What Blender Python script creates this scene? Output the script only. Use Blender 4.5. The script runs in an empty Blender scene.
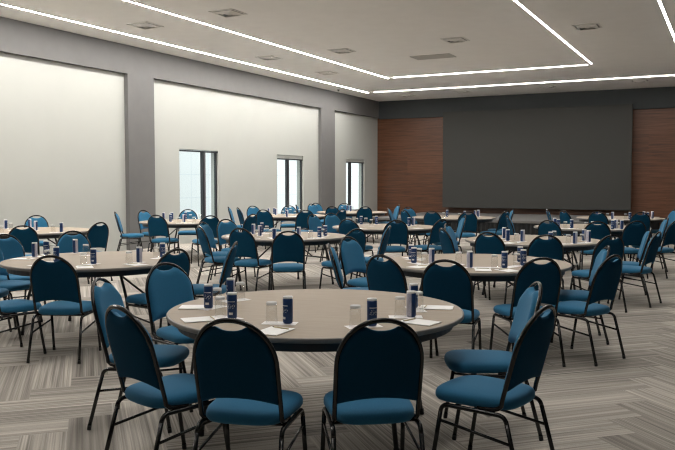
import bpy, bmesh, math, random
from mathutils import Vector, Matrix
R = math.radians
random.seed(7)
sc = bpy.context.scene
COL = sc.collection

# ------------------------------------------------------------------ materials
def nodes(name):
    m = bpy.data.materials.new(name); m.use_nodes = True
    nt = m.node_tree; b = nt.nodes['Principled BSDF']
    return m, nt, b

class NG:
    """small helper to write node maths"""
    def __init__(s, nt): s.nt = nt
    def n(s, t, **kw):
        x = s.nt.nodes.new(t)
        for k, v in kw.items(): setattr(x, k, v)
        return x
    def link(s, a, b): s.nt.links.new(a, b)
    def put(s, sock, v):
        if hasattr(v, 'is_output'): s.link(v, sock)
        else: sock.default_value = v
    def m(s, op, a, b=0.0, c=0.0):
        x = s.n('ShaderNodeMath', operation=op)
        s.put(x.inputs[0], a); s.put(x.inputs[1], b); s.put(x.inputs[2], c)
        return x.outputs[0]
    def vec(s, x, y, z):
        c = s.n('ShaderNodeCombineXYZ')
        s.put(c.inputs[0], x); s.put(c.inputs[1], y); s.put(c.inputs[2], z)
        return c.outputs[0]
    def noise(s, v, scale=5.0, detail=2.0, rough=0.5):
        x = s.n('ShaderNodeTexNoise')
        if v is not None: s.link(v, x.inputs['Vector'])
        x.inputs['Scale'].default_value = scale; x.inputs['Detail'].default_value = detail
        x.inputs['Roughness'].default_value = rough
        return x.outputs['Fac']
    def white(s, v):
        x = s.n('ShaderNodeTexWhiteNoise', noise_dimensions='3D'); s.link(v, x.inputs['Vector'])
        return x.outputs['Value']
    def ramp(s, f, stops, interp='LINEAR'):
        x = s.n('ShaderNodeValToRGB'); x.color_ramp.interpolation = interp
        e = x.color_ramp.elements
        while len(e) < len(stops): e.new(0.5)
        for el, (p, c) in zip(e, stops): el.position = p; el.color = (*c, 1)
        s.link(f, x.inputs[0]); return x.outputs[0]
    def mix(s, f, a, b):
        x = s.n('ShaderNodeMix', data_type='RGBA')
        s.put(x.inputs[0], f)
        for i, v in ((6, a), (7, b)):
            if hasattr(v, 'is_output'): s.link(v, x.inputs[i])
            else: x.inputs[i].default_value = (*v, 1)
        return x.outputs[2]
    def coord(s, which='Object'): return s.n('ShaderNodeTexCoord').outputs[which]
    def sep(s, v):
        x = s.n('ShaderNodeSeparateXYZ'); s.link(v, x.inputs[0]); return x.outputs
    def bump(s, h, strength, dist=0.01):
        x = s.n('ShaderNodeBump'); s.link(h, x.inputs['Height'])
        x.inputs['Strength'].default_value = strength; x.inputs['Distance'].default_value = dist
        return x.outputs[0]

def plain(name, col, rough=0.6, metal=0.0, var=0.06, scale=30.0, bump=0.0, spec=None):
    m, nt, b = nodes(name); g = NG(nt)
    f = g.noise(g.coord(), scale, 3)
    lo = tuple(max(0, c * (1 - var)) for c in col); hi = tuple(min(1, c * (1 + var)) for c in col)
    g.link(g.ramp(f, [(0.3, lo), (0.7, hi)]), b.inputs['Base Color'])
    b.inputs['Roughness'].default_value = rough; b.inputs['Metallic'].default_value = metal
    if spec is not None: b.inputs['Specular IOR Level'].default_value = spec
    if bump: g.link(g.bump(f, bump, 0.002), b.inputs['Normal'])
    return m

def fabric(name, col, sheen=0.15, spec=0.25):
    m, nt, b = nodes(name); g = NG(nt)
    co = g.coord()
    f = g.noise(co, 260, 3, 0.7); f2 = g.noise(co, 7, 2)
    c = g.ramp(f, [(0.25, tuple(x * 0.75 for x in col)), (0.75, tuple(x * 1.2 for x in col))])
    c2 = g.mix(g.m('MULTIPLY', f2, 0.25), c, tuple(x * 0.8 for x in col))
    g.link(c2, b.inputs['Base Color'])
    b.inputs['Roughness'].default_value = 0.85
    b.inputs['Sheen Weight'].default_value = sheen; b.inputs['Sheen Roughness'].default_value = 0.5
    b.inputs['Sheen Tint'].default_value = (0.5, 0.75, 1, 1)
    b.inputs['Specular IOR Level'].default_value = spec
    g.link(g.bump(f, 0.25, 0.002), b.inputs['Normal'])
    return m

def carpet():
    m, nt, b = nodes('carpet_planks'); g = NG(nt)
    s = g.sep(g.coord('Object'))
    W = 0.28; k2 = 1 / math.sqrt(2) / W
    u = g.m('ADD', g.m('MULTIPLY', g.m('ADD', s[0], s[1]), k2), -0.53)
    v = g.m('ADD', g.m('MULTIPLY', g.m('SUBTRACT', s[1], s[0]), k2), 0.93)
    i = g.m('FLOOR', u); j = g.m('FLOOR', v)
    k = g.m('FLOORED_MODULO', g.m('ADD', g.m('SUBTRACT', i, j), 0.001), 8.0)
    k = g.m('FLOOR', k)
    hor = g.m('LESS_THAN', k, 3.5)
    ver = g.m('SUBTRACT', 1.0, hor)
    # horizontal plank
    h_i = g.m('SUBTRACT', i, k); h_al = g.m('SUBTRACT', u, h_i); h_ac = g.m('FRACT', v)
    # vertical plank
    off = g.m('SUBTRACT', 7.0, k)
    v_j = g.m('SUBTRACT', j, off); v_al = g.m('SUBTRACT', v, v_j); v_ac = g.m('FRACT', u)
    def sel(a, c): return g.m('ADD', g.m('MULTIPLY', a, hor), g.m('MULTIPLY', c, ver))
    al = sel(h_al, v_al); ac = sel(h_ac, v_ac); idx = sel(h_i, i); idy = sel(j, v_j)
    idv = g.vec(idx, idy, g.m('MULTIPLY', hor, 3.0))
    r1 = g.white(idv); r2 = g.white(g.vec(idy, idx, 7.3))
    # streaks running along the plank
    sv = g.vec(g.m('ADD', g.m('MULTIPLY', ac, 9.0), g.m('MULTIPLY', r1, 57.0)), g.m('MULTIPLY', al, 0.12), g.m('MULTIPLY', r2, 31.0))
    wide = g.noise(sv, 1.0, 1)
    fv = g.vec(g.m('ADD', g.m('MULTIPLY', ac, 30.0), g.m('MULTIPLY', r2, 91.0)), g.m('MULTIPLY', al, 0.28), g.m('MULTIPLY', r1, 17.0))
    fine = g.noise(fv, 1.0, 2)
    tuft = g.noise(g.coord('Object'), 160, 2, 0.7)
    fa = g.m('ADD', 0.25, g.m('MULTIPLY', r2, 0.75))
    val = g.m('ADD', g.m('MULTIPLY', r1, 0.30), g.m('MULTIPLY', g.m('SUBTRACT', wide, 0.5), 0.8))
    val = g.m('ADD', val, g.m('MULTIPLY', g.m('MULTIPLY', g.m('SUBTRACT', fine, 0.5), 1.3), fa))
    val = g.m('ADD', val, g.m('MULTIPLY', g.m('SUBTRACT', tuft, 0.5), 0.5))
    val = g.m('ADD', val, 0.31)
    col = g.ramp(val, [(0.0, (0.105, 0.097, 0.087)), (0.45, (0.36, 0.33, 0.290)), (1.0, (0.74, 0.69, 0.61))])
    g.link(col, b.inputs['Base Color'])
    b.inputs['Roughness'].default_value = 0.95; b.inputs['Specular IOR Level'].default_value = 0.1
    g.link(g.bump(tuft, 0.4, 0.004), b.inputs['Normal'])
    return m

def wood():
    m, nt, b = nodes('wall_veneer'); g = NG(nt)
    s = g.sep(g.coord('Object'))
    row = g.m('FLOOR', g.m('DIVIDE', s[2], 0.62))
    px = g.m('ADD', g.m('DIVIDE', s[0], 5.2), g.m('MULTIPLY', row, 0.37))
    pid = g.white(g.vec(row, g.m('FLOOR', px), 2.0))
    gv = g.vec(g.m('MULTIPLY', s[0], 0.7), g.m('MULTIPLY', pid, 9.0), g.m('MULTIPLY', s[2], 14.0))
    grain = g.noise(gv, 1.6, 5, 0.65)
    f = g.m('ADD', g.m('MULTIPLY', grain, 0.9), g.m('MULTIPLY', pid, 0.12))
    col = g.ramp(f, [(0.25, (0.034, 0.014, 0.007)), (0.5, (0.116, 0.042, 0.015)), (0.8, (0.18, 0.075, 0.036))])
    g.link(col, b.inputs['Base Color'])
    b.inputs['Roughness'].default_value = 0.42
    return m

def laminate():
    m, nt, b = nodes('table_laminate'); g = NG(nt)
    s = g.sep(g.coord('Object'))
    f = g.noise(g.vec(g.m('MULTIPLY', s[0], 3.0), g.m('MULTIPLY', s[1], 60.0), 0.0), 1.0, 4, 0.6)
    g.link(g.ramp(f, [(0.3, (0.32, 0.262, 0.198)), (0.7, (0.385, 0.322, 0.247))]), b.inputs['Base Color'])
    b.inputs['Roughness'].default_value = 0.6; b.inputs['Specular IOR Level'].default_value = 0.3
    return m

def ceiling_mat():
    return plain('ceiling_paint', (0.90, 0.872, 0.84), 0.9, var=0.015, scale=3)

def emit(name, col, strength):
    m = bpy.data.materials.new(name); m.use_nodes = True; nt = m.node_tree
    nt.nodes.remove(nt.nodes['Principled BSDF'])
    e = nt.nodes.new('ShaderNodeEmission'); e.inputs[0].default_value = (*col, 1); e.inputs[1].default_value = strength
    nt.links.new(e.outputs[0], nt.nodes['Material Output'].inputs[0])
    return m

def thin_glass(name, tint, edge):
    m = bpy.data.materials.new(name); m.use_nodes = True; nt = m.node_tree; g = NG(nt)
    nt.nodes.remove(nt.nodes['Principled BSDF'])
    t = nt.nodes.new('ShaderNodeBsdfTransparent'); t.inputs[0].default_value = (*tint, 1)
    gl = nt.nodes.new('ShaderNodeBsdfGlossy'); gl.inputs['Roughness'].default_value = 0.04
    lw = nt.nodes.new('ShaderNodeLayerWeight'); lw.inputs[0].default_value = edge
    f = g.m('ADD', g.m('MULTIPLY', g.m('POWER', lw.outputs['Facing'], 2.0), 0.45), 0.02)
    mx = nt.nodes.new('ShaderNodeMixShader')
    nt.links.new(f, mx.inputs[0]); nt.links.new(t.outputs[0], mx.inputs[1]); nt.links.new(gl.outputs[0], mx.inputs[2])
    nt.links.new(mx.outputs[0], nt.nodes['Material Output'].inputs[0])
    return m

def can_print():
    """navy printed can: pale information panel on one side, white marks on the front"""
    m, nt, b = nodes('can_print'); g = NG(nt)
    s = g.sep(g.coord('Object'))
    ang = g.m('ARCTAN2', s[1], s[0])                       # -pi..pi, front mark at angle 0
    z = s[2]
    navy = g.ramp(g.noise(g.coord('Object'), 18, 3), [(0.3, (0.008, 0.030, 0.105)), (0.7, (0.018, 0.062, 0.185))])
    aa = g.m('ABSOLUTE', ang)
    # information panel behind
    panel = g.m('GREATER_THAN', aa, 2.35)
    lines = g.m('GREATER_THAN', g.noise(g.vec(g.m('MULTIPLY', ang, 22.0), 0.0, g.m('MULTIPLY', z, 420.0)), 1.0, 1), 0.56)
    pcol = g.mix(g.m('MULTIPLY', lines, 0.55), (0.60, 0.58, 0.66), (0.10, 0.12, 0.25))
    # front: a white horizontal rule, small white characters and a pale block
    front = g.m('LESS_THAN', aa, 0.85)
    def band(a, c): return g.m('MULTIPLY', g.m('GREATER_THAN', z, a), g.m('LESS_THAN', z, c))
    rule = band(0.101, 0.106)
    chars = g.m('MULTIPLY', band(0.062, 0.092), g.m('GREATER_THAN', g.noise(g.vec(g.m('MULTIPLY', ang, 7.0), 0.0, g.m('MULTIPLY', z, 110.0)), 1.0, 1), 0.58))
    block = g.m('MULTIPLY', band(0.026, 0.040), g.m('LESS_THAN', aa, 0.42))
    w = g.m('MULTIPLY', front, g.m('MINIMUM', 1.0, g.m('ADD', g.m('ADD', rule, chars), block)))
    c = g.mix(w, navy, (0.72, 0.72, 0.74))
    c = g.mix(panel, c, pcol)
    g.link(c, b.inputs['Base Color'])
    b.inputs['Roughness'].default_value = 0.32; b.inputs['Metallic'].default_value = 0.25
    return m

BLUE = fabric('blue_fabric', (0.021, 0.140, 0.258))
BLUESHADED = fabric('blue_fabric_shaded_rear', (0.0045, 0.050, 0.100), 0.0, 0.08)  # chair blue for backrest rears, their shade darkened into the colour
TUBE = plain('black_enamel_tube', (0.008, 0.008, 0.008), 0.2, var=0.1, spec=0.5)
RUBBER = plain('black_rubber', (0.01, 0.01, 0.01), 0.8)
LAM = laminate()
EDGE = plain('edge_band_grey', (0.20, 0.18, 0.16), 0.45)
STEEL = plain('black_steel', (0.013, 0.013, 0.013), 0.45)
CARPET = carpet(); WOOD = wood(); CEIL = ceiling_mat()
GREY = plain('grey_plaster', (0.145, 0.142, 0.137), 0.85, var=0.03, scale=4)
DGREY = plain('dark_grey_plaster', (0.060, 0.064, 0.064), 0.85, var=0.03, scale=4)
CREAM = plain('cream_panel', (0.458, 0.466, 0.432), 0.8, var=0.012, scale=2)
SCREEN = plain('screen_face', (0.046, 0.046, 0.041), 0.75, var=0.10, scale=350)
BLACK = plain('matte_black', (0.012, 0.012, 0.012), 0.8)
SKIRT = plain('stage_skirt_cloth', (0.012, 0.013, 0.014), 0.9)
DECK = plain('stage_carpet', (0.14, 0.135, 0.13), 0.95, scale=80)
FRAMEM = plain('window_frame_metal', (0.13, 0.12, 0.135), 0.45)
FRAMED = plain('window_frame_dark', (0.018, 0.022, 0.025), 0.45)
WHITEM = plain('white_metal', (0.72, 0.71, 0.69), 0.5)
VENTM = plain('vent_metal', (0.74, 0.71, 0.67), 0.5)
VENTD = plain('vent_dark', (0.06, 0.058, 0.055), 0.8)
GRILLE = plain('return_grille_metal', (0.55, 0.53, 0.50), 0.6)
PAPER = plain('white_paper', (0.92, 0.91, 0.88), 0.85, var=0.02)
CARD = plain('coaster_card', (0.88, 0.86, 0.84), 0.8, var=0.05, scale=60)
PENCIL = plain('pale_wood_pencil', (0.50, 0.43, 0.25), 0.5)
SILVER = plain('silver_lid', (0.78, 0.77, 0.75), 0.4)
CANM = can_print()
GLASSM = thin_glass('tumbler_glass', (0.975, 0.975, 0.97), 0.25)
GLASSB = thin_glass('tumbler_base_glass', (0.85, 0.85, 0.84), 0.5)
_nt = GLASSB.node_tree; _d = _nt.nodes.new('ShaderNodeBsdfDiffuse'); _d.inputs[0].default_value = (0.85, 0.85, 0.84, 1)
_m = _nt.nodes.new('ShaderNodeMixShader'); _m.inputs[0].default_value = 0.65
_nt.links.new(_nt.nodes['Mix Shader'].outputs[0], _m.inputs[1]); _nt.links.new(_d.outputs[0], _m.inputs[2])
_nt.links.new(_m.outputs[0], _nt.nodes['Material Output'].inputs[0])
PANE = thin_glass('window_pane_glass', (0.93, 0.97, 0.97), 0.12)
LEDM = emit('led_diffuser', (1.0, 0.965, 0.93), 114.0)
LEDD = emit('led_diffuser_dimmed', (1.0, 0.965, 0.93), 46.0)

# ------------------------------------------------------------------ mesh helpers
def mesh_obj(name, bm, mat, parent=None, smooth=False):
    bmesh.ops.recalc_face_normals(bm, faces=bm.faces)
    me = bpy.data.meshes.new(name); bm.to_mesh(me); bm.free()
    me.materials.append(mat)
    if smooth:
        for p in me.polygons: p.use_smooth = True
    o = bpy.data.objects.new(name, me); COL.objects.link(o)
    if parent is not None: o.parent = parent
    return o

def thing(name, label, cat, loc=(0, 0, 0), rz=0.0, group=None):
    o = bpy.data.objects.new(name, None); COL.objects.link(o)
    o.empty_display_size = 0.1
    o.location = loc; o.rotation_euler = (0, 0, rz)
    o['label'] = label; o['category'] = cat
    if group: o['group'] = group
    return o

def tag(o, label, cat, group=None):
    o['label'] = label; o['category'] = cat
    if group: o['group'] = group
    return o

def struct(name, bm, mat, parent=None, smooth=False):
    o = mesh_obj(name, bm, mat, parent, smooth)
    if parent is None: o['kind'] = 'structure'
    return o

def children_of(o): return [c for c in o.children]

def copy_tree(o, parent=None):
    c = o.copy(); COL.objects.link(c); c.parent = parent
    for ch in children_of(o): copy_tree(ch, c)
    return c

def box(bm, x0, x1, y0, y1, z0, z1, bev=0.0):
    r = bmesh.ops.create_cube(bm, size=1.0)
    for v in r['verts']:
        v.co = Vector(((x0 + x1) / 2 + v.co.x * (x1 - x0), (y0 + y1) / 2 + v.co.y * (y1 - y0), (z0 + z1) / 2 + v.co.z * (z1 - z0)))
    if bev:
        es = list({e for v in r['verts'] for e in v.link_edges})
        bmesh.ops.bevel(bm, geom=es, offset=bev, segments=2, affect='EDGES')
    return bm

def tube(bm, pts, r, seg=8, closed=False):
    pts = [Vector(p) for p in pts]
    rings = []
    n = len(pts); up = Vector((0, 0, 1))
    prev = None
    for i, p in enumerate(pts):
        a = pts[max(i - 1, 0)]; c = pts[min(i + 1, n - 1)]
        t = (c - a).normalized()
        if prev is None:
            ref = up if abs(t.z) < 0.9 else Vector((1, 0, 0))
            x = t.cross(ref).normalized()
        else:
            x = (prev - t * prev.dot(t)).normalized()
        prev = x; y = t.cross(x)
        rings.append([bm.verts.new(p + (x * math.cos(2 * math.pi * k / seg) + y * math.sin(2 * math.pi * k / seg)) * r) for k in range(seg)])
    for a, c in zip(rings, rings[1:]):
        for k in range(seg):
            bm.faces.new((a[k], a[(k + 1) % seg], c[(k + 1) % seg], c[k]))
    bm.faces.new(rings[0][::-1]); bm.faces.new(rings[-1])
    return bm

def lathe(bm, prof, seg=32, cap0=True, cap1=True, close=False):
    """prof: (r, z) from bottom to top"""
    rings = []
    for r, z in prof:
        rings.append([bm.verts.new((r * math.cos(2 * math.pi * k / seg), r * math.sin(2 * math.pi * k / seg), z)) for k in range(seg)])
    pairs = list(zip(rings, rings[1:]))
    if close: pairs.append((rings[-1], rings[0]))
    for a, c in pairs:
        for k in range(seg):
            bm.faces.new((a[k], a[(k + 1) % seg], c[(k + 1) % seg], c[k]))
    if not close:
        if cap0: bm.faces.new(rings[0][::-1])
        if cap1: bm.faces.new(rings[-1])
    return bm

def fillet(pts, rad, n=5):
    """round the corners of a polyline"""
    pts = [Vector(p) for p in pts]; out = [pts[0]]
    for a, p, c in zip(pts, pts[1:], pts[2:]):
        d1 = (a - p); d2 = (c - p)
        r = min(rad, d1.length * 0.49, d2.length * 0.49)
        s = p + d1.normalized() * r; e = p + d2.normalized() * r
        for k in range(n + 1):
            t = k / n
            out.append(s * (1 - t) ** 2 + p * 2 * t * (1 - t) + e * t * t)
    out.append(pts[-1]); return out

# ------------------------------------------------------------------ the setting
XL, XP, XR = -12.10, -12.21, 0.75        # pillar face, recessed panel face, right-hand wall
YB, YF = 27.35, -3.0
ZC, ZS, ZW = 4.59, 3.96, 3.92

struct('floor', box(bmesh.new(), XP - 0.2, XR + 0.2, YF - 0.2, YB + 0.2, -0.1, 0.0), CARPET)
struct('ceiling', box(bmesh.new(), XP - 0.2, XR + 0.2, YF - 0.2, YB + 0.2, ZC, ZC + 0.12), CEIL)
struct('wall_right', box(bmesh.new(), XR, XR + 0.2, YF, YB, 0, ZC), DGREY)
struct('wall_front', box(bmesh.new(), XP, XR, YF - 0.2, YF, 0, ZC), DGREY)

# left wall: cream field with three tall openings
WINS = [(15.35, 16.98), (19.97, 21.56), (24.63, 26.17)]
SILL, HEAD = 0.48, 2.36
bm = bmesh.new(); T = 0.24
ys = YF
for a, c in WINS:
    box(bm, XP - T, XP, ys, a, 0, ZS + 0.02); box(bm, XP - T, XP, a, c, 0, SILL); box(bm, XP - T, XP, a, c, HEAD, ZS + 0.02); ys = c
box(bm, XP - T, XP, ys, YB, 0, ZS + 0.02)
struct('wall_left', bm, CREAM)
bm = bmesh.new(); box(bm, XP - T, XL, YF, YB, ZS, ZC)
struct('trim_1', bm, GREY)
for k, (a, c) in enumerate(((13.43, 14.31), (22.58, 23.56), (4.5, 5.35))):
    struct('trim_%d' % (k + 2), box(bmesh.new(), XP - 0.05, XL, a, c, 0, ZS), GREY)
# windows
for k, (a, c) in enumerate(WINS):
    x = XP - 0.07
    w = struct('window_%d' % (k + 1), box(bmesh.new(), x - 0.004, x + 0.004, a, c, SILL, HEAD), PANE)
    head = 2.25 if k else 2.34
    mid = a + (c - a) * (0.64, 0.44, 0.27)[k]
    bm = bmesh.new()
    box(bm, x - 0.03, x + 0.05, mid - 0.07, mid + 0.0, SILL, head); struct('window_mullion', bm, FRAMED, w)
    bm = bmesh.new()
    box(bm, x - 0.03, x + 0.03, mid, mid + 0.08, SILL, head); struct('window_stile', bm, FRAMEM, w)
    bm = bmesh.new()
    box(bm, x - 0.03, x + 0.02, c - 0.055, c, SILL, head)
    box(bm, x - 0.03, x + 0.06, a, c, SILL, SILL + 0.05)
    box(bm, x - 0.03, x + 0.06, a, c, head - 0.035, head)
    struct('window_frame', bm, FRAMED, w)
    if k:
        struct('window_blind_box', box(bmesh.new(), x - 0.03, x + 0.03, a, c, head, HEAD - 0.012), CREAM, w)
# far wall
bm = bmesh.new(); box(bm, XP, XR, YB, YB + 0.2, 0, ZC)
struct('wall_back', bm, WOOD)
bm = bmesh.new(); box(bm, XL, XR, YB - 0.12, YB, ZW, ZC)
struct('trim_5', bm, plain('slate_plaster', (0.056, 0.062, 0.064), 0.85, var=0.03, scale=4))

# outdoors: pale facade seen through the windows, with panel joints
def facade():
    m, nt, b = nodes('pale_facade'); g = NG(nt); s = g.sep(g.coord('Object'))
    jy = g.m('LESS_THAN', g.m('FRACT', g.m('DIVIDE', s[1], 1.1)), 0.045)
    jz = g.m('LESS_THAN', g.m('FRACT', g.m('DIVIDE', s[2], 0.9)), 0.04)
    j = g.m('MAXIMUM', jy, jz)
    g.link(g.mix(j, (0.84, 0.85, 0.84), (0.76, 0.79, 0.80)), b.inputs['Base Color'])
    b.inputs['Roughness'].default_value = 0.8
    return m
struct('exterior_facade', box(bmesh.new(), -19.0, -18.7, 8, 60, -0.5, 7.0), facade())
struct('exterior_pavement', box(bmesh.new(), -18.7, XP - 0.3, 5, 60, -0.6, -0.5), plain('pale_paving', (0.6, 0.6, 0.58), 0.9))

# ------------------------------------------------------------------ ceiling lights, vents
def strip(label, x0, x1, y0, y1, mat=LEDM):
    t = thing('linear_ceiling_light', label, 'ceiling light', ((x0 + x1) / 2, (y0 + y1) / 2, ZC), 0, 'recessed linear ceiling lights')
    w, h = (x1 - x0) / 2, (y1 - y0) / 2
    mesh_obj('diffuser', box(bmesh.new(), -w, w, -h, h, -0.010, 0.004), mat, t)
    bm = bmesh.new(); e = 0.012
    box(bm, -w - e, -w, -h - e, h + e, -0.008, 0.004); box(bm, w, w + e, -h - e, h + e, -0.008, 0.004)
    box(bm, -w, w, -h - e, -h, -0.008, 0.004); box(bm, -w, w, h, h + e, -0.008, 0.004)
    mesh_obj('channel', bm, WHITEM, t)
LW = 0.018; YS = 1.5
strip('outer white light line running along the cream window wall', -11.22 - LW, -11.22 + LW, YS, 24.35)
strip('inner white light line running parallel to the window wall, second from the cream panels', -9.13 - LW, -9.13 + LW, YS, 21.2)
strip('short cross light line linking the two inner lines in front of the screen', -8.92, -3.45, 21.1 - 0.009, 21.1 + 0.009)
strip('long cross light line along the ceiling just before the screen wall', -10.95, -0.9, 24.25 - 0.009, 24.25 + 0.009)
strip('slanting light line above the room centre ending at the short cross line', -3.33 - LW, -3.33 + LW, YS, 20.95, LEDD)
strip('short light line cut off by the upper right corner of the photo', -1.18 - LW, -1.18 + LW, YS, 23.9, LEDD)

def vent(x, y, label, s=0.30):
    t = thing('ceiling_vent', label, 'air vent', (x, y, ZC), 0, 'square ceiling air vents')
    bm = bmesh.new(); e = 0.035
    for q in ((-s, s, -s, -s + e), (-s, s, s - e, s), (-s, -s + e, -s, s), (s - e, s, -s, s)):
        box(bm, *q, -0.012, 0.004)
    mesh_obj('vent_frame', bm, VENTM, t)
    mesh_obj('vent_throat', box(bmesh.new(), -s + e, s - e, -s + e, s - e, -0.003, 0.004), VENTD, t)
    for k in range(3):
        bm = bmesh.new(); r1 = s - e - 0.02 - k * 0.062; r0 = r1 - 0.046
        a = [bm.verts.new((sx * r1, sy * r1, -0.012)) for sx, sy in ((-1, -1), (1, -1), (1, 1), (-1, 1))]
        c = [bm.verts.new((sx * r0, sy * r0, -0.045)) for sx, sy in ((-1, -1), (1, -1), (1, 1), (-1, 1))]
        d = [bm.verts.new((sx * (r0 - 0.006), sy * (r0 - 0.006), -0.041)) for sx, sy in ((-1, -1), (1, -1), (1, 1), (-1, 1))]
        for i in range(4):
            j = (i + 1) % 4
            bm.faces.new((a[i], a[j], c[j], c[i])); bm.faces.new((c[i], c[j], d[j], d[i]))
        mesh_obj('louver', bm, VENTM, t)
for x, y, lab in (
    (-10.25, 11.9, 'square air vent between the two window-side light lines, nearest the camera'),
    (-10.22, 16.36, 'square air vent between the window-side light lines, second along from the camera'),
    (-10.18, 19.33, 'square air vent between the window-side light lines, farthest of the three'),
    (-8.17, 11.7, 'square air vent inside the light rectangle, nearest the camera beside inner line'),
    (-8.17, 16.26, 'square air vent inside the light rectangle, left of the plain return grille'),
    (-5.38, 16.11, 'square air vent just above the plain return grille on the ceiling'),
    (-2.62, 15.9, 'square air vent between the slanting light line and the corner light line'),
    (-10.31, 25.63, 'small square vent above the wood wall beyond the long cross light line'),
    (-8.25, 25.48, 'small square vent above the left top corner of the big screen'),
    (-5.39, 25.38, 'small square vent above the middle of the big screen'),
    (-2.58, 25.14, 'small square vent above the right top corner of the big screen')):
    vent(x, y, lab, 0.25)
t = thing('return_grille', 'plain rectangular grey return air grille in the middle of the ceiling', 'air vent', (-6.58, 18.04, ZC))
bm = bmesh.new()
for q in ((-0.5, 0.5, -0.28, -0.24), (-0.5, 0.5, 0.24, 0.28), (-0.5, -0.46, -0.24, 0.24), (0.46, 0.5, -0.24, 0.24)): box(bm, *q, -0.014, 0.004)
mesh_obj('grille_frame', bm, GRILLE, t)
bm = bmesh.new()
for k in range(22): box(bm, -0.46, 0.46, -0.235 + k * 0.0215, -0.235 + k * 0.0215 + 0.015, -0.010, 0.004)
mesh_obj('grille_slats', bm, GRILLE, t)
o = mesh_obj('sprinkler', lathe(bmesh.new(), [(0.012, -0.05), (0.03, -0.048), (0.012, -0.03), (0.05, -0.01), (0.05, 0.006)], 16), VENTD)
o.location = (-11.75, 23.13, ZC); tag(o, 'small dark sprinkler head on ceiling by the second grey pillar', 'sprinkler')

# ------------------------------------------------------------------ screen and stage
t = thing('display_screen', 'huge dark grey blank display screen on the wood wall above the stage', 'screen', (-6.21, 27.0, 0.60))
mesh_obj('screen_panel', box(bmesh.new(), -3.24, 3.24, 0.0, 0.06, 0.0, 3.47, 0.004), SCREEN, t)
mesh_obj('screen_housing', box(bmesh.new(), -3.19, 3.19, 0.06, 0.22, 0.05, 3.40), BLACK, t)
bm = bmesh.new()
for x in (-2.4, 0, 2.4): box(bm, x - 0.05, x + 0.05, 0.22, 0.348, 0.2, 3.2)
mesh_obj('wall_bracket', bm, BLACK, t)

t = thing('stage', 'low black skirted stage platform in front of the screen wall', 'stage', (-6.2, 22.6, 0))
SX = 4.1
mesh_obj('stage_deck', box(bmesh.new(), -SX, SX, 0, 4.74, 0.33, 0.40, 0.01), DECK, t)
bm = bmesh.new(); rows = []
path = []
n = 330
def wob(k): return 0.022 * math.sin(k * 1.15)
for k in range(n + 1): path.append((-SX + 0.03 + (2 * SX - 0.06) * k / n, 0.035 + wob(k)))
for k in range(60): path.append((SX - 0.03 - wob(k), 0.05 + 4.5 * (k + 1) / 60))
side = [(-x, y) for x, y in path[n + 1:]]
path = side[::-1] + path
lo = [bm.verts.new((x, y, 0.004)) for x, y in path]; hi = [bm.verts.new((x, y, 0.335)) for x, y in path]
for k in range(len(path) - 1): bm.faces.new((lo[k], lo[k + 1], hi[k + 1], hi[k]))
mesh_obj('stage_skirt', bm, SKIRT, t, True)

# ------------------------------------------------------------------ banquet chair (faces +Y, origin on the floor under the seat)
A, WA, RECL = 0.204, 0.240, R(15)
Y0, Z0 = -0.195, 0.480                      # foot of the backrest plane
def bp(u, w, d):                           # backrest plane: u across, w up, d forward
    cy = 0.020 * (abs(u) / A) ** 2
    return Vector((u, Y0 - w * math.sin(RECL) + (d + cy) * math.cos(RECL), Z0 + w * math.cos(RECL) + (d + cy) * math.sin(RECL)))
WT = 0.462                                 # top of the tube arch along the plane
def arch(u, a=A, top=WT, h=WA):
    q = min(1.0, abs(u) / a)
    return top - h + h * (1 - q ** 2.05) ** (1 / 2.05)
def seat_bm():
    bm = bmesh.new(); N = 48
    def outl(s):
        out = []
        for k in range(N):
            a = 2 * math.pi * k / N; c, q = math.cos(a), math.sin(a)
            e = 2 / 4.4
            x = abs(c) ** e * (1 if c >= 0 else -1); y = abs(q) ** e * (1 if q >= 0 else -1)
            wd = 0.229 - 0.030 * (1 - y) / 2
            bulge = 0.02 * (1 - x * x) if y > 0 else 0.012 * (1 - x * x)
            out.append((x * (wd - s), y * (0.222 - s) + (bulge if y > 0 else -bulge) + 0.022))
        return out
    prof = [(0.03, 0.402), (0.008, 0.405), (0.0, 0.418), (0.0, 0.438), (0.006, 0.452), (0.018, 0.461), (0.045, 0.468), (0.10, 0.473), (0.15, 0.475)]
    rings = [[bm.verts.new((x, y, z)) for x, y in outl(s)] for s, z in prof]
    for a, c in zip(rings, rings[1:]):
        for k in range(N): bm.faces.new((a[k], a[(k + 1) % N], c[(k + 1) % N], c[k]))
    bm.faces.new(rings[0][::-1]); bm.faces.new(rings[-1])
    return bm
def back_grids():
    NX, NY = 26, 14
    AI = A - 0.006
    def wb(u): return 0.022 + 0.036 * (1 - (u / AI) ** 2)
    def wt(u):
        t = arch(u, AI, WT - 0.012, WA - 0.006)
        s = 0.042 * max(0.0, 1 - (abs(u) / 0.080) ** 2.4)
        return max(t - s, wb(u) + 0.05)
    return NX, NY, AI, wb, wt
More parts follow.
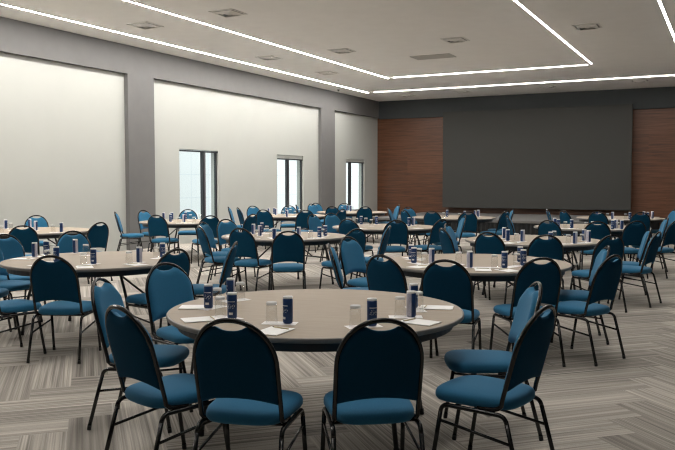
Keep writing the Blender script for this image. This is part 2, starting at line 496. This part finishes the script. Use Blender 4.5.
def back_bm(side):
    """side +1: padded front cushion; -1: shallow rear cushion"""
    bm = bmesh.new(); NX, NY, AI, wb, wt = back_grids()
    th = 0.034 if side > 0 else 0.016
    g = []
    for i in range(NX + 1):
        s = -math.cos(math.pi * i / NX); u = AI * (0.45 * s + 0.55 * (2 * i / NX - 1)); col = []
        for j in range(NY + 1):
            q = 0.5 - 0.5 * math.cos(math.pi * j / NY); q = 0.5 * q + 0.5 * j / NY
            b0, t0 = wb(u), wt(u); w = b0 + (t0 - b0) * q
            du = (AI - abs(u)); dw = min(w - b0, t0 - w)
            d = min(du, dw); e = min(1.0, d / 0.045)
            pf = math.sqrt(max(0.0, 1 - (1 - e) ** 2))
            col.append(bm.verts.new(bp(u, w, side * (0.003 + th * pf))))
        g.append(col)
    for i in range(NX):
        for j in range(NY): bm.faces.new((g[i][j], g[i + 1][j], g[i + 1][j + 1], g[i][j + 1]))
    # close the rim on the mid plane
    rim = [g[i][0] for i in range(NX + 1)] + g[NX][1:] + [g[i][NY] for i in range(NX - 1, -1, -1)] + g[0][NY - 1:0:-1]
    new = [bm.verts.new(v.co - Vector((0, math.cos(RECL), math.sin(RECL))) * side * 0.0035) for v in rim]
    for k in range(len(rim)):
        m = (k + 1) % len(rim); bm.faces.new((rim[k], rim[m], new[m], new[k]))
    return bm
def back_frame_bm():
    bm = bmesh.new(); pts = []
    x0 = A - 0.004
    low = [(0.006, Y0 + 0.165, 0.404), (0.004, Y0 + 0.105, 0.405), (0.002, Y0 + 0.072, 0.409), (0.001, Y0 + 0.047, 0.418), (0.0, Y0 + 0.030, 0.432)]
    pts += [(-A + d, y, z) for d, y, z in low] + [bp(-A, -0.022, 0)]
    n = 30
    for w in (0.0, 0.07, 0.14, WT - WA - 0.02): pts.append(bp(-A, w, 0))
    for k in range(1, n):
        a = math.pi * k / n; c = math.cos(a); e = 2 / 2.05
        u = -A * abs(c) ** e * (1 if c >= 0 else -1)
        pts.append(bp(u, WT - WA + WA * abs(math.sin(a)) ** e, 0))
    for w in (WT - WA - 0.02, 0.14, 0.07, 0.0): pts.append(bp(A, w, 0))
    pts += [bp(A, -0.022, 0)] + [(A - d, y, z) for d, y, z in low[::-1]]
    return tube(bm, pts, 0.0118, 10)
LR = 0.0122
def side_path(s):
    return fillet([(s * 0.224, -0.290, 0.012), (s * 0.212, -0.190, 0.388), (s * 0.210, 0.175, 0.388), (s * 0.218, 0.235, 0.012)], 0.040, 6)
def make_chair():
    t = thing('banquet_chair', '', 'chair')
    mesh_obj('seat', seat_bm(), BLUE, t, True)
    b = mesh_obj('backrest', back_bm(1), BLUE, t, True)
    rp = mesh_obj('rear_panel', back_bm(-1), BLUESHADED, b, True)
    mesh_obj('back_frame', back_frame_bm(), TUBE, t, True)
    bm = bmesh.new()
    cut = []
    for s in (-1, 1):
        p = side_path(s)
        tube(bm, p[1:-1], LR, 8)
        cut.append((s, p))
    tube(bm, [(-0.206, -0.10, 0.388), (0.206, -0.10, 0.388)], 0.009, 6)
    tube(bm, [(-0.206, 0.10, 0.388), (0.206, 0.10, 0.388)], 0.009, 6)
    mesh_obj('seat_frame', bm, TUBE, t, True)
    for s, p in cut:
        for foot, top in ((p[0], p[1]), (p[-1], p[-2])):
            l = mesh_obj('leg', tube(bmesh.new(), [foot, foot.lerp(top, 0.5), top], LR, 8), TUBE, t, True)
            bm = bmesh.new(); d = (top - foot).normalized()
            tube(bm, [Vector((foot.x, foot.y, 0.001)) , foot + d * 0.02], LR + 0.0015, 8)
            mesh_obj('foot_cap', bm, RUBBER, l, True)
        a = p[0].lerp(p[1], 0.70); c = p[-1].lerp(p[-2], 0.86)
        mesh_obj('stretcher', tube(bmesh.new(), [a, c], 0.008, 6), TUBE, t, True)
    return t

CHAIRS = [
('a1','T1',-2.685,3.25,73),('c2','T1',-2.115,3.20,104),('c3','T1',-1.585,3.48,125),('a2','T1',-3.40,3.87,20),('a3','T1',-3.63,4.63,-17),
('j1','T1',-1.33,4.74,-154),('j2','T1',-1.11,4.02,169),('b1','T2',-5.27,5.0,114),('b6','T2',-5.80,4.80,76),('b5','T2',-7.0,5.84,12),
('b8','T2',-6.74,5.24,32),('b4','T2',-7.46,6.35,-13),('b7','T2',-7.23,7.04,-39),('a4','T2',-4.89,5.8,168),('a5','T2',-4.86,6.57,-154),
('c1','T14',-11.29,10.06,-44),('c22','T14',-9.21,7.99,135),('c33','T14',-8.93,8.97,174),('d1','T7',-10.68,13.7,-53),('d2','T7',-11.12,12.33,38),
('d3','T7',-11.14,13.07,-5),('d4','T7',-9.65,11.63,102),('d5','T7',-8.77,11.79,143),('f1','T7',-8.49,12.53,177),('e1','T4',-6.57,9.13,53),
('e11','T4',-7.02,9.77,9),('d7','T4',-7.23,10.5,-23),('e2','T4',-5.91,8.96,93),('e3','T4',-5.15,8.68,122),('e5','T4',-4.7,9.4,156),
('g2','T4',-4.59,10.02,-166),('f2','T8',-9.29,14.83,96),('f3','T8',-10.63,16.47,-27),('f4','T8',-10.34,15.63,48),('f5','T8',-10.82,15.94,30),
('f6','T8',-10.08,17.05,-60),('f8','T8',-8.47,14.92,134),('f13','T8',-8.09,15.63,170),('f7','T10',-10.18,18.16,26),('f10','T10',-10.16,18.80,-16),
('f11','T10',-10.45,19.48,-27),('f12','T10',-8.91,17.44,93),('f14','T10',-9.72,19.57,-57),('f15','T10',-8.32,17.69,131),('g9','T10',-8.18,19.07,-141),
('f9','T6',-6.86,12.9,-10),('f16','T6',-6.82,13.46,-27),('e4','T6',-5.66,11.80,86),('g1','T6',-5.02,11.88,125),('g4','T6',-4.56,12.38,159),
('g8','T6',-4.61,13.56,-152),('g12','T11',-6.96,16.92,16),('g10','T11',-6.8,17.47,-29),('g11','T11',-6.22,15.96,53),('g3','T11',-5.65,15.79,87),
('g7','T11',-4.98,15.68,119),('h4','T11',-4.59,16.53,166),('h16','T11',-4.7,17.41,-160),('e6','T3',-3.62,7.84,-12),('e7','T3',-3.36,7.04,26),
('i3','T3',-2.6,6.34,76),('i2','T3',-2.09,6.21,99),('i1','T3',-1.57,6.68,129),('h13','T3',-1.35,7.85,-162),('h17','T3',-1.15,7.07,157),
('g5','T5',-3.49,10.99,4),('g6','T5',-3.25,10.09,41),('h3','T5',-2.64,9.65,81),('h1','T5',-2.03,9.5,108),('h14','T5',-1.44,9.75,134),
('h11','T5',-1.25,11.06,-170),('h12','T5',-1.09,10.5,169),('h5','T12',-3.41,14.17,24),('h2','T12',-2.59,12.99,78),('h8','T12',-1.95,12.98,104),
('h10','T12',-1.52,13.34,128),('k1','T12',-1.28,14.55,-167),('k2','T12',-1.05,13.73,155),('h6','T13',-3.04,17.27,46),('h15','T13',-3.46,17.82,16),
('h7','T13',-2.44,17.06,79),('h9','T13',-1.75,17.03,112),('k3','T13',-1.35,18.8,-144)]
TABLES = {'T1':(-2.35,4.31),'T2':(-5.89,6.03),'T3':(-2.29,7.55),'T4':(-5.96,9.95),'T5':(-2.45,10.8),'T6':(-5.55,12.75),'T7':(-9.86,12.6),
'T8':(-9.4,15.86),'T10':(-8.97,18.44),'T11':(-5.6,16.79),'T12':(-2.29,14.32),'T13':(-2.22,18.17),'T14':(-10.3,9.1)}
# short names of the tables: rows of tables seen one behind another
TN = {'T1':'front table','T3':'second right-row table','T5':'third right-row table','T12':'fourth right-row table','T13':'last right-row table',
'T2':'first middle-row table','T4':'second middle-row table','T6':'third middle-row table','T11':'last middle-row table',
'T14':'first wall-side table','T7':'second wall-side table','T8':'third wall-side table','T10':'last wall-side table'}
CL = {
'a1':'its black back turned to us, at the near left','c2':'its black back filling the lower centre','c3':'its black back just right of centre',
'a2':'at the left edge, half hidden behind another','a3':'at the far left, light front showing','j1':'at the right, light front showing',
'j2':'at the right, side-on with dark back','b1':'dark back to us, at the near side','b6':'at its near left, cut by the photo edge',
'b5':'at its left, only the seat tip showing','b8':'second seat tip at the left photo edge','b4':'at its far left, cut by the photo edge',
'b7':'at its far side, facing us','a4':'at its right end, behind a lighter chair','a5':'at its right, edge-on and leaning right',
'c1':'against the blank cream wall','c22':'at its near side, dark back to us','c33':'alone at its right end, dark back',
'd1':'in front of the first window','d2':'edge-on before the first grey pillar','d3':'behind, against the first grey pillar',
'd4':'at its near left, back to us','d5':'at its near right, dark back below the window','f1':'at its right end, dark back leaning right',
'e1':'at its near left, side-on with seat showing','e11':'at its left, overlapped by a nearer side-on one','d7':'at its far left, pale front facing us',
'e2':'at its near left corner, back to us','e3':'at its near side, back squarely to us','e5':'at its near right, dark back',
'g2':'at its right, edge-on and leaning right','f2':'at its near left, back to us','f3':'at its far left, against cream wall',
'f4':'at its left, back leaning left','f5':'leftmost, seen edge-on as a thin sliver','f6':'in front of the second window',
'f8':'at its near right, wide dark back','f13':'at its right end, narrow dark back','f7':'leftmost, a thin sliver beside the window edge',
'f10':'at its left, overlapping a taller one','f11':'against the second grey pillar','f12':'at its near left, dark back',
'f14':'in front of the third window','f15':'at its near right, broad dark back','g9':'at its right end, before the wood wall',
'f9':'leftmost, with a bright frame edge','f16':'at its far left, broad front facing us','e4':'at its near left, back and seat showing',
'g1':'at its near side, broad back to us','g4':'at its near right, dark back leaning right','g8':'at its far right, thin light front',
'g12':'leftmost, a light sliver before the wood wall','g10':'at its far left, front against wood wall','g11':'at its near left, frame edge showing',
'g3':'at its near side, squarely back to us','g7':'in the middle, dark back before the screen','h4':'at its right, dark back below the screen',
'h16':'at its far right, thin tip showing','e6':'at its far left, pale front showing','e7':'at its left, edge-on and leaning left',
'i3':'at its near left, dark back beyond front table','i2':'at its near side, broad dark back','i1':'at its near right, dark back',
'h13':'at its right, light front showing','h17':'at its right, side-on with dark back','g5':'at its far left, light sliver behind another',
'g6':'at its left, edge-on with frame towards us','h3':'at its near left, broad back','h1':'at its near side, broad back in the middle',
'h14':'at its near right, dark back','h11':'at its right, light front showing','h12':'at its right, edge-on dark back',
'h5':'at its left, frame edge leaning left','h2':'at its near left, back to us','h8':'at its near middle, back to us',
'h10':'at its near right, dark back','k1':'at its right, light front showing','k2':'at its right, cut by the photo edge',
'h6':'at its left, bright frame edge','h15':'leftmost, a thin sliver below the screen','h7':'at its near left, dark back',
'h9':'at its near right, dark back before wood wall','k3':'at its right, cut by the photo edge'}
chair0 = make_chair()
first = True
for cid, tid, x, y, a in CHAIRS:
    o = chair0 if first else copy_tree(chair0)
    first = False
    o.location = (x + 0.022 * math.cos(R(a)), y + 0.022 * math.sin(R(a)), 0); o.rotation_euler = (0, 0, R(a - 90))
    o['label'] = 'blue chair of the %s, %s' % (TN[tid], CL[cid])
    o['group'] = 'blue banquet chairs around the ' + TN[tid]

# ------------------------------------------------------------------ round folding table
TR = 0.915
def make_table():
    t = thing('round_table', '', 'table')
    mesh_obj('tabletop', lathe(bmesh.new(), [(0.1, 0.732), (TR - 0.012, 0.732), (TR - 0.010, 0.7485), (TR - 0.014, 0.75), (0.45, 0.75), (0.02, 0.75)], 96), LAM, t)
    mesh_obj('edge_band', lathe(bmesh.new(), [(TR - 0.03, 0.722), (TR - 0.004, 0.722), (TR, 0.727), (TR, 0.745), (TR - 0.004, 0.7495), (TR - 0.0115, 0.7495), (TR - 0.0125, 0.731), (TR - 0.03, 0.731)], 96, close=True), EDGE, t, True)
    mesh_obj('apron', lathe(bmesh.new(), [(0.835, 0.665), (0.85, 0.665), (0.85, 0.731), (0.835, 0.731)], 72, close=True), STEEL, t)
    for s in (-1, 1):
        bm = bmesh.new()
        box(bm, s * 0.45 - 0.02, s * 0.45 + 0.02, -0.70, 0.70, 0.695, 0.731)
        mesh_obj('top_rail', bm, STEEL, t)
        for q in (-1, 1):
            l = mesh_obj('leg', tube(bmesh.new(), fillet([(s * 0.45, q * 0.33, 0.70), (s * 0.55, q * 0.36, 0.40), (s * 0.60, q * 0.40, 0.012)], 0.1, 4), 0.0145, 8), STEEL, t, True)
            mesh_obj('foot_cap', tube(bmesh.new(), [(s * 0.60, q * 0.40, 0.001), (s * 0.598, q * 0.399, 0.04)], 0.018, 8), RUBBER, l, True)
        mesh_obj('cross_bar', tube(bmesh.new(), [(s * 0.55, -0.36, 0.40), (s * 0.55, 0.36, 0.40)], 0.011, 8), STEEL, t, True)
        mesh_obj('folding_brace', tube(bmesh.new(), [(s * 0.55, 0, 0.40), (s * 0.10, 0, 0.71)], 0.011, 8), STEEL, t, True)
    return t
TL = {'T1':'large round beige-topped folding table in the front, black apron, seven chairs around',
'T2':'round beige table at the left side, behind the near left dark chair back',
'T3':'round beige table right of centre, directly behind the front table',
'T4':'round beige table in the middle of the room, behind two squarely-turned chair backs',
'T5':'round beige table beyond the second right-row table, white pads at its near edge',
'T6':'round beige table whose thin tip points left before the third window',
'T7':'round table in front of the first tall window',
'T8':'round table in front of the second tall window',
'T10':'round table in front of the third tall window, beside the wood wall corner',
'T11':'round table below the lower left corner of the big screen',
'T12':'round table fourth along the right row, under the right half of the screen',
'T13':'round table at the back below the lower right corner of the screen',
'T14':'round table by the blank cream wall, cut by the left photo edge'}
TROT = {'T1':11,'T2':12,'T3':20,'T4':70,'T5':5,'T6':40,'T7':75,'T8':60,'T10':20,'T11':80,'T12':15,'T13':50,'T14':30}
tab0 = make_table(); first = True
for k, (x, y) in TABLES.items():
    o = tab0 if first else copy_tree(tab0)
    first = False
    o.location = (x, y, 0); o.rotation_euler = (0, 0, R(TROT[k])); o['label'] = TL[k]
    if k == 'T1': o.scale = (1.02, 1.02, 1.0)
    o['group'] = 'round banquet tables'

# ------------------------------------------------------------------ things on the tables
CANS = [('T1',-2.25,3.79),('T1',-1.79,3.94),('T1',-1.7,4.31),('T1',-1.81,4.63),('T1',-2.97,4.01),('T1',-2.62,3.77),('T1',-3.02,4.33),('T2',-6.66,5.91),('T2',-6.74,6.14),('T2',-6.05,5.64),('T2',-6.62,6.45),('T2',-5.58,5.67),('T2',-5.28,5.99),('T2',-5.4,6.49),('T3',-2.81,7.19),('T3',-2.96,7.5),('T3',-2.62,7.18),('T3',-2.19,7.04),('T3',-1.89,7.16),('T3',-1.78,7.44),('T3',-1.89,7.76),('T4',-6.55,10.01),('T4',-6.25,9.72),('T4',-6.62,10.36),('T4',-5.73,9.29),('T4',-5.54,9.65),('T4',-5.28,9.79),('T4',-5.38,10.16),('T5',-2.88,10.87),('T5',-2.72,10.45),('T5',-2.51,10.43),('T5',-2.09,10.19),('T5',-1.81,10.36),('T5',-1.79,10.92),('T5',-1.7,10.73),('T6',-6.21,13.17),('T6',-5.98,13.36),('T6',-5.21,13.08),('T6',-5.21,13.3),('T7',-10.61,12.8),('T7',-10.02,12.3),('T7',-10.54,12.98),('T7',-9.64,12.24),('T7',-10.35,13.2),('T8',-10.11,16.14),('T8',-10.05,16.29),('T8',-9.77,15.92),('T8',-9.84,16.51),('T8',-9.04,15.21),('T10',-9.42,19.07),('T10',-9.18,18.79),('T11',-5.79,16.87),('T11',-5.25,16.48),('T11',-5.13,16.86),('T11',-5.15,17.19),('T12',-2.82,14.09),('T12',-2.67,13.64),('T12',-2.45,13.67),('T12',-1.8,13.81),('T12',-1.77,14.01),('T12',-1.66,13.86),('T13',-2.61,17.49),('T13',-2.27,17.39),('T13',-1.93,17.45),('T13',-1.7,17.97),('T13',-1.6,17.71),('T13',-1.54,18.06),('T14',-11.07,9.22),('T14',-10.91,9.59),('T14',-10.25,9.13),('T14',-9.53,9.0)]
GLASSES = [('T1',-2.34,3.76),('T1',-1.86,3.87),('T1',-1.76,4.28),('T1',-1.74,4.53),('T1',-2.96,4.09),('T1',-2.72,3.79),('T1',-2.99,4.4),('T2',-6.58,6.08),('T2',-6.13,5.6),('T2',-6.3,6.29),('T2',-5.57,5.53),('T2',-5.27,5.83),('T2',-5.39,6.38),('T3',-2.87,7.49),('T3',-2.65,7.06),('T3',-2.37,7.26),('T3',-1.98,7.14),('T3',-1.83,7.38),('T4',-6.01,9.27),('T4',-6.41,10.17),('T4',-5.89,9.46),('T4',-5.29,9.55),('T4',-5.29,9.9),('T5',-2.54,10.21),('T5',-1.88,10.27),('T5',-1.74,10.47),('T5',-2.2,10.96),('T6',-6.15,13.25),('T6',-5.81,12.75),('T6',-6.26,13.07),('T7',-9.5,11.91),('T7',-10.03,12.95),('T7',-9.27,12.08),('T7',-9.85,13.04),('T8',-9.29,15.44),('T8',-9.74,16.56),('T8',-9.04,15.57),('T8',-9.42,16.44),('T10',-9.49,18.9),('T10',-9.29,19.15),('T11',-5.68,16.31),('T11',-5.24,16.09),('T12',-2.54,13.58),('T12',-2.19,13.55),('T12',-2.13,13.84),('T12',-1.72,13.8),('T13',-2.38,17.41),('T13',-2.01,17.42),('T13',-2.56,17.6),('T14',-10.65,8.97),('T14',-9.56,8.86),('T14',-10.11,8.34)]
ORD = ['first','second','third','fourth','fifth','sixth','seventh','eighth','ninth','tenth']
def bearing(p): return math.atan2(p[1], -p[2]) if False else -math.atan2(p[2], p[1])   # grows from left to right
def ordered(lst):
    out = {}
    for t in TABLES:
        row = sorted([p for p in lst if p[0] == t], key=lambda p: -math.atan2(p[2], p[1]))
        for k, p in enumerate(row): out[p] = (k, len(row))
    return out
def which(k, n):
    if n == 1: return 'only one there'
    if k == 0: return 'leftmost'
    if k == n - 1: return 'rightmost'
    return ORD[k] + ' from the left'
ZT = 0.7502; ZCARD = 0.0024
def make_can():
    t = thing('drink_can', '', 'drink can')
    mesh_obj('can_body', lathe(bmesh.new(), [(0.022, 0.0), (0.0255, 0.003), (0.0290, 0.011), (0.0290, 0.138), (0.0265, 0.1435)], 32), CANM, t, True)
    mesh_obj('can_lid', lathe(bmesh.new(), [(0.0267, 0.1425), (0.0275, 0.145), (0.0272, 0.1548), (0.0245, 0.1552), (0.0235, 0.151), (0.004, 0.1505)], 32), SILVER, t, True)
    return t
def make_glass():
    t = thing('glass_tumbler', '', 'glass')                       # stands upside down
    mesh_obj('glass_wall', lathe(bmesh.new(), [(0.0335, 0.0), (0.0345, 0.0), (0.0300, 0.104), (0.0285, 0.104), (0.0325, 0.001)], 32, False, False, True), GLASSM, t, True)
    mesh_obj('glass_base', lathe(bmesh.new(), [(0.020, 0.1045), (0.0292, 0.1045), (0.0302, 0.107), (0.0295, 0.119), (0.0265, 0.121), (0.01, 0.1195)], 32), GLASSB, t, True)
    return t
can0 = make_can(); gl0 = make_glass()
oc = ordered(CANS); og = ordered(GLASSES)
used = set()
def onto(x, y): return ZT + ZCARD
first = True
for p in CANS:
    o = can0 if first else copy_tree(can0)
    first = False
    o.location = (p[1], p[2], ZT + ZCARD)
    base = math.atan2(-p[2], -p[1])
    o.rotation_euler = (0, 0, base + random.choice((-0.3, 0.35, -0.9, 2.4, -2.3, 1.7, -1.7)))
    o['label'] = 'slim navy blue drink can on the %s, %s' % (TN[p[0]], which(*oc[p])); o['group'] = 'drink cans on the ' + TN[p[0]]
first = True
for p in GLASSES:
    o = gl0 if first else copy_tree(gl0)
    first = False
    o.location = (p[1], p[2], ZT + ZCARD)
    o['label'] = 'upturned clear tumbler on the %s, %s' % (TN[p[0]], which(*og[p])); o['group'] = 'upturned tumblers on the ' + TN[p[0]]

# paper cards: one under each can and the tumbler that goes with it
free = list(GLASSES); CARDS = []
def clampc(t, x, y, r):
    cx, cy = TABLES[t]; d = math.hypot(x - cx, y - cy)
    if d > r: x, y = cx + (x - cx) * r / d, cy + (y - cy) * r / d
    return x, y
for p in CANS:
    near = sorted([q for q in free if q[0] == p[0]], key=lambda q: math.hypot(q[1] - p[1], q[2] - p[2]))
    if near and math.hypot(near[0][1] - p[1], near[0][2] - p[2]) < 0.26:
        q = near[0]; free.remove(q)
        CARDS.append((p[0], (p[1] + q[1]) / 2, (p[2] + q[2]) / 2, math.atan2(p[2] - q[2], p[1] - q[1]), max(0.10, math.hypot(q[1] - p[1], q[2] - p[2]) / 2 + 0.048)))
    else: CARDS.append((p[0], p[1], p[2], random.uniform(0, 3), 0.05))
for q in free: CARDS.append((q[0], q[1], q[2], random.uniform(0, 3), 0.05))
cards = {}
octa = ordered([(c[0], round(c[1], 4), round(c[2], 4)) for c in CARDS])
def card_mesh(h, name='coaster_card'):
    k = round(h, 2)
    return k
protos = {}
for k, c in enumerate(CARDS):
    h = math.ceil(c[4] * 100) / 100
    if h not in protos:
        o = mesh_obj('coaster_card', box(bmesh.new(), -h, h, -0.048, 0.048, 0, 0.0012), CARD); protos[h] = o
    else:
        o = protos[h].copy(); COL.objects.link(o)
    o.location = (c[1], c[2], ZT + 0.0001 * (k % 9)); o.rotation_euler = (0, 0, c[3])
    kk = octa[(c[0], round(c[1], 4), round(c[2], 4))]
    tag(o, 'white paper coaster card on the %s, %s' % (TN[c[0]], which(*kk)), 'coaster', 'coaster cards on the ' + TN[c[0]])

# note pads with a pencil
PADS = [('T1',-2.19,3.52,None),('T1',-3.15,3.97,28),('T1',-2.83,3.56,None),('T1',-1.49,4.14,None),('T1',-1.63,4.72,None),
('T2',-6.65,5.66,None),('T2',-5.40,5.36,None),('T2',-5.1,5.78,None),('T2',-5.94,5.34,None),
('T3',-2.63,6.86,None),('T3',-1.78,6.92,None),('T3',-2.02,6.90,None),('T3',-2.98,7.62,None)]
for t in ('T4', 'T5', 'T6', 'T12', 'T11', 'T13', 'T7', 'T8'):
    cx, cy = TABLES[t]
    rows = [(p[1], p[2]) for p in CANS if p[0] == t]
    for k, a in enumerate((-100, -60, -140, -20) if t in ('T4', 'T5', 'T6', 'T12') else (-95, -50)):
        PADS.append((t, cx + 0.76 * math.cos(R(a)), cy + 0.76 * math.sin(R(a)), None))
op = ordered([(p[0], p[1], p[2]) for p in PADS])
pad0 = pen0 = None
for t, x, y, rot in PADS:
    cx, cy = TABLES[t]
    x, y = clampc(t, x, y, 0.775)
    a = R(rot) if rot is not None else math.atan2(cy - y, cx - x) + random.uniform(-0.25, 0.25)
    key = op[(t, *[(q[1], q[2]) for q in PADS if q[0] == t and abs(clampc(t, q[1], q[2], 0.775)[0] - x) < 1e-9][0])]
    if pad0 is None:
        pad0 = thing('note_pad', '', 'note pad'); 
        mesh_obj('pad_sheets', box(bmesh.new(), -0.105, 0.105, -0.074, 0.074, 0, 0.0035), PAPER, pad0)
        mesh_obj('pad_glue_edge', box(bmesh.new(), 0.105, 0.1058, -0.074, 0.074, 0, 0.0037), CARD, pad0)
        o = pad0
        pen0 = thing('pencil', '', 'pencil')
        mesh_obj('pencil_shaft', tube(bmesh.new(), [(-0.06, 0, 0.0036), (0.045, 0, 0.0036)], 0.0036, 6), PENCIL, pen0)
        bm = bmesh.new(); bmesh.ops.create_cone(bm, cap_ends=True, segments=6, radius1=0.0036, radius2=0.0004, depth=0.014, matrix=Matrix.Translation((0.052, 0, 0.0036)) @ Matrix.Rotation(R(90), 4, 'Y'))
        mesh_obj('pencil_tip', bm, VENTD, pen0)
        q = pen0
    else: o = copy_tree(pad0); q = copy_tree(pen0)
    o.location = (x, y, ZT + 0.002); o.rotation_euler = (0, 0, a)
    o['label'] = 'white paper note pad on the %s, %s' % (TN[t], which(*key)); o['group'] = 'note pads on the ' + TN[t]
    q.location = (x + 0.07 * math.cos(a), y + 0.07 * math.sin(a), ZT + 0.0057); q.rotation_euler = (0, 0, a + R(90) + random.uniform(-0.3, 0.3))
    q['label'] = 'short pale pencil across the note pad on the %s, %s' % (TN[t], which(*key)); q['group'] = 'pencils on the ' + TN[t]

# ------------------------------------------------------------------ daylight, camera, view
w = bpy.data.worlds.new('World'); sc.world = w; w.use_nodes = True
bg = w.node_tree.nodes['Background']; bg.inputs[0].default_value = (0.96, 0.98, 1.0, 1); bg.inputs[1].default_value = 1.15

cam = bpy.data.cameras.new('camera'); co = bpy.data.objects.new('camera', cam); COL.objects.link(co)
cam.sensor_width = 36.0; cam.lens = 775.0 / 675.0 * 36.0; cam.clip_end = 200
co.location = (0, 0, 1.565); co.rotation_euler = (R(90) - math.atan(44 / 775), 0, R(27))
sc.camera = co
sc.view_settings.view_transform = 'Standard'; sc.view_settings.look = 'None'
sc.view_settings.gamma = 1.0; sc.view_settings.use_curve_mapping = False
sc.view_settings.exposure = 0.84
sc.cycles.max_bounces = 8; sc.cycles.diffuse_bounces = 4; sc.cycles.transparent_max_bounces = 24
sc.cycles.use_denoising = True
sc.cycles.filter_width = 1.2
sc.cycles.sample_clamp_indirect = 6.0
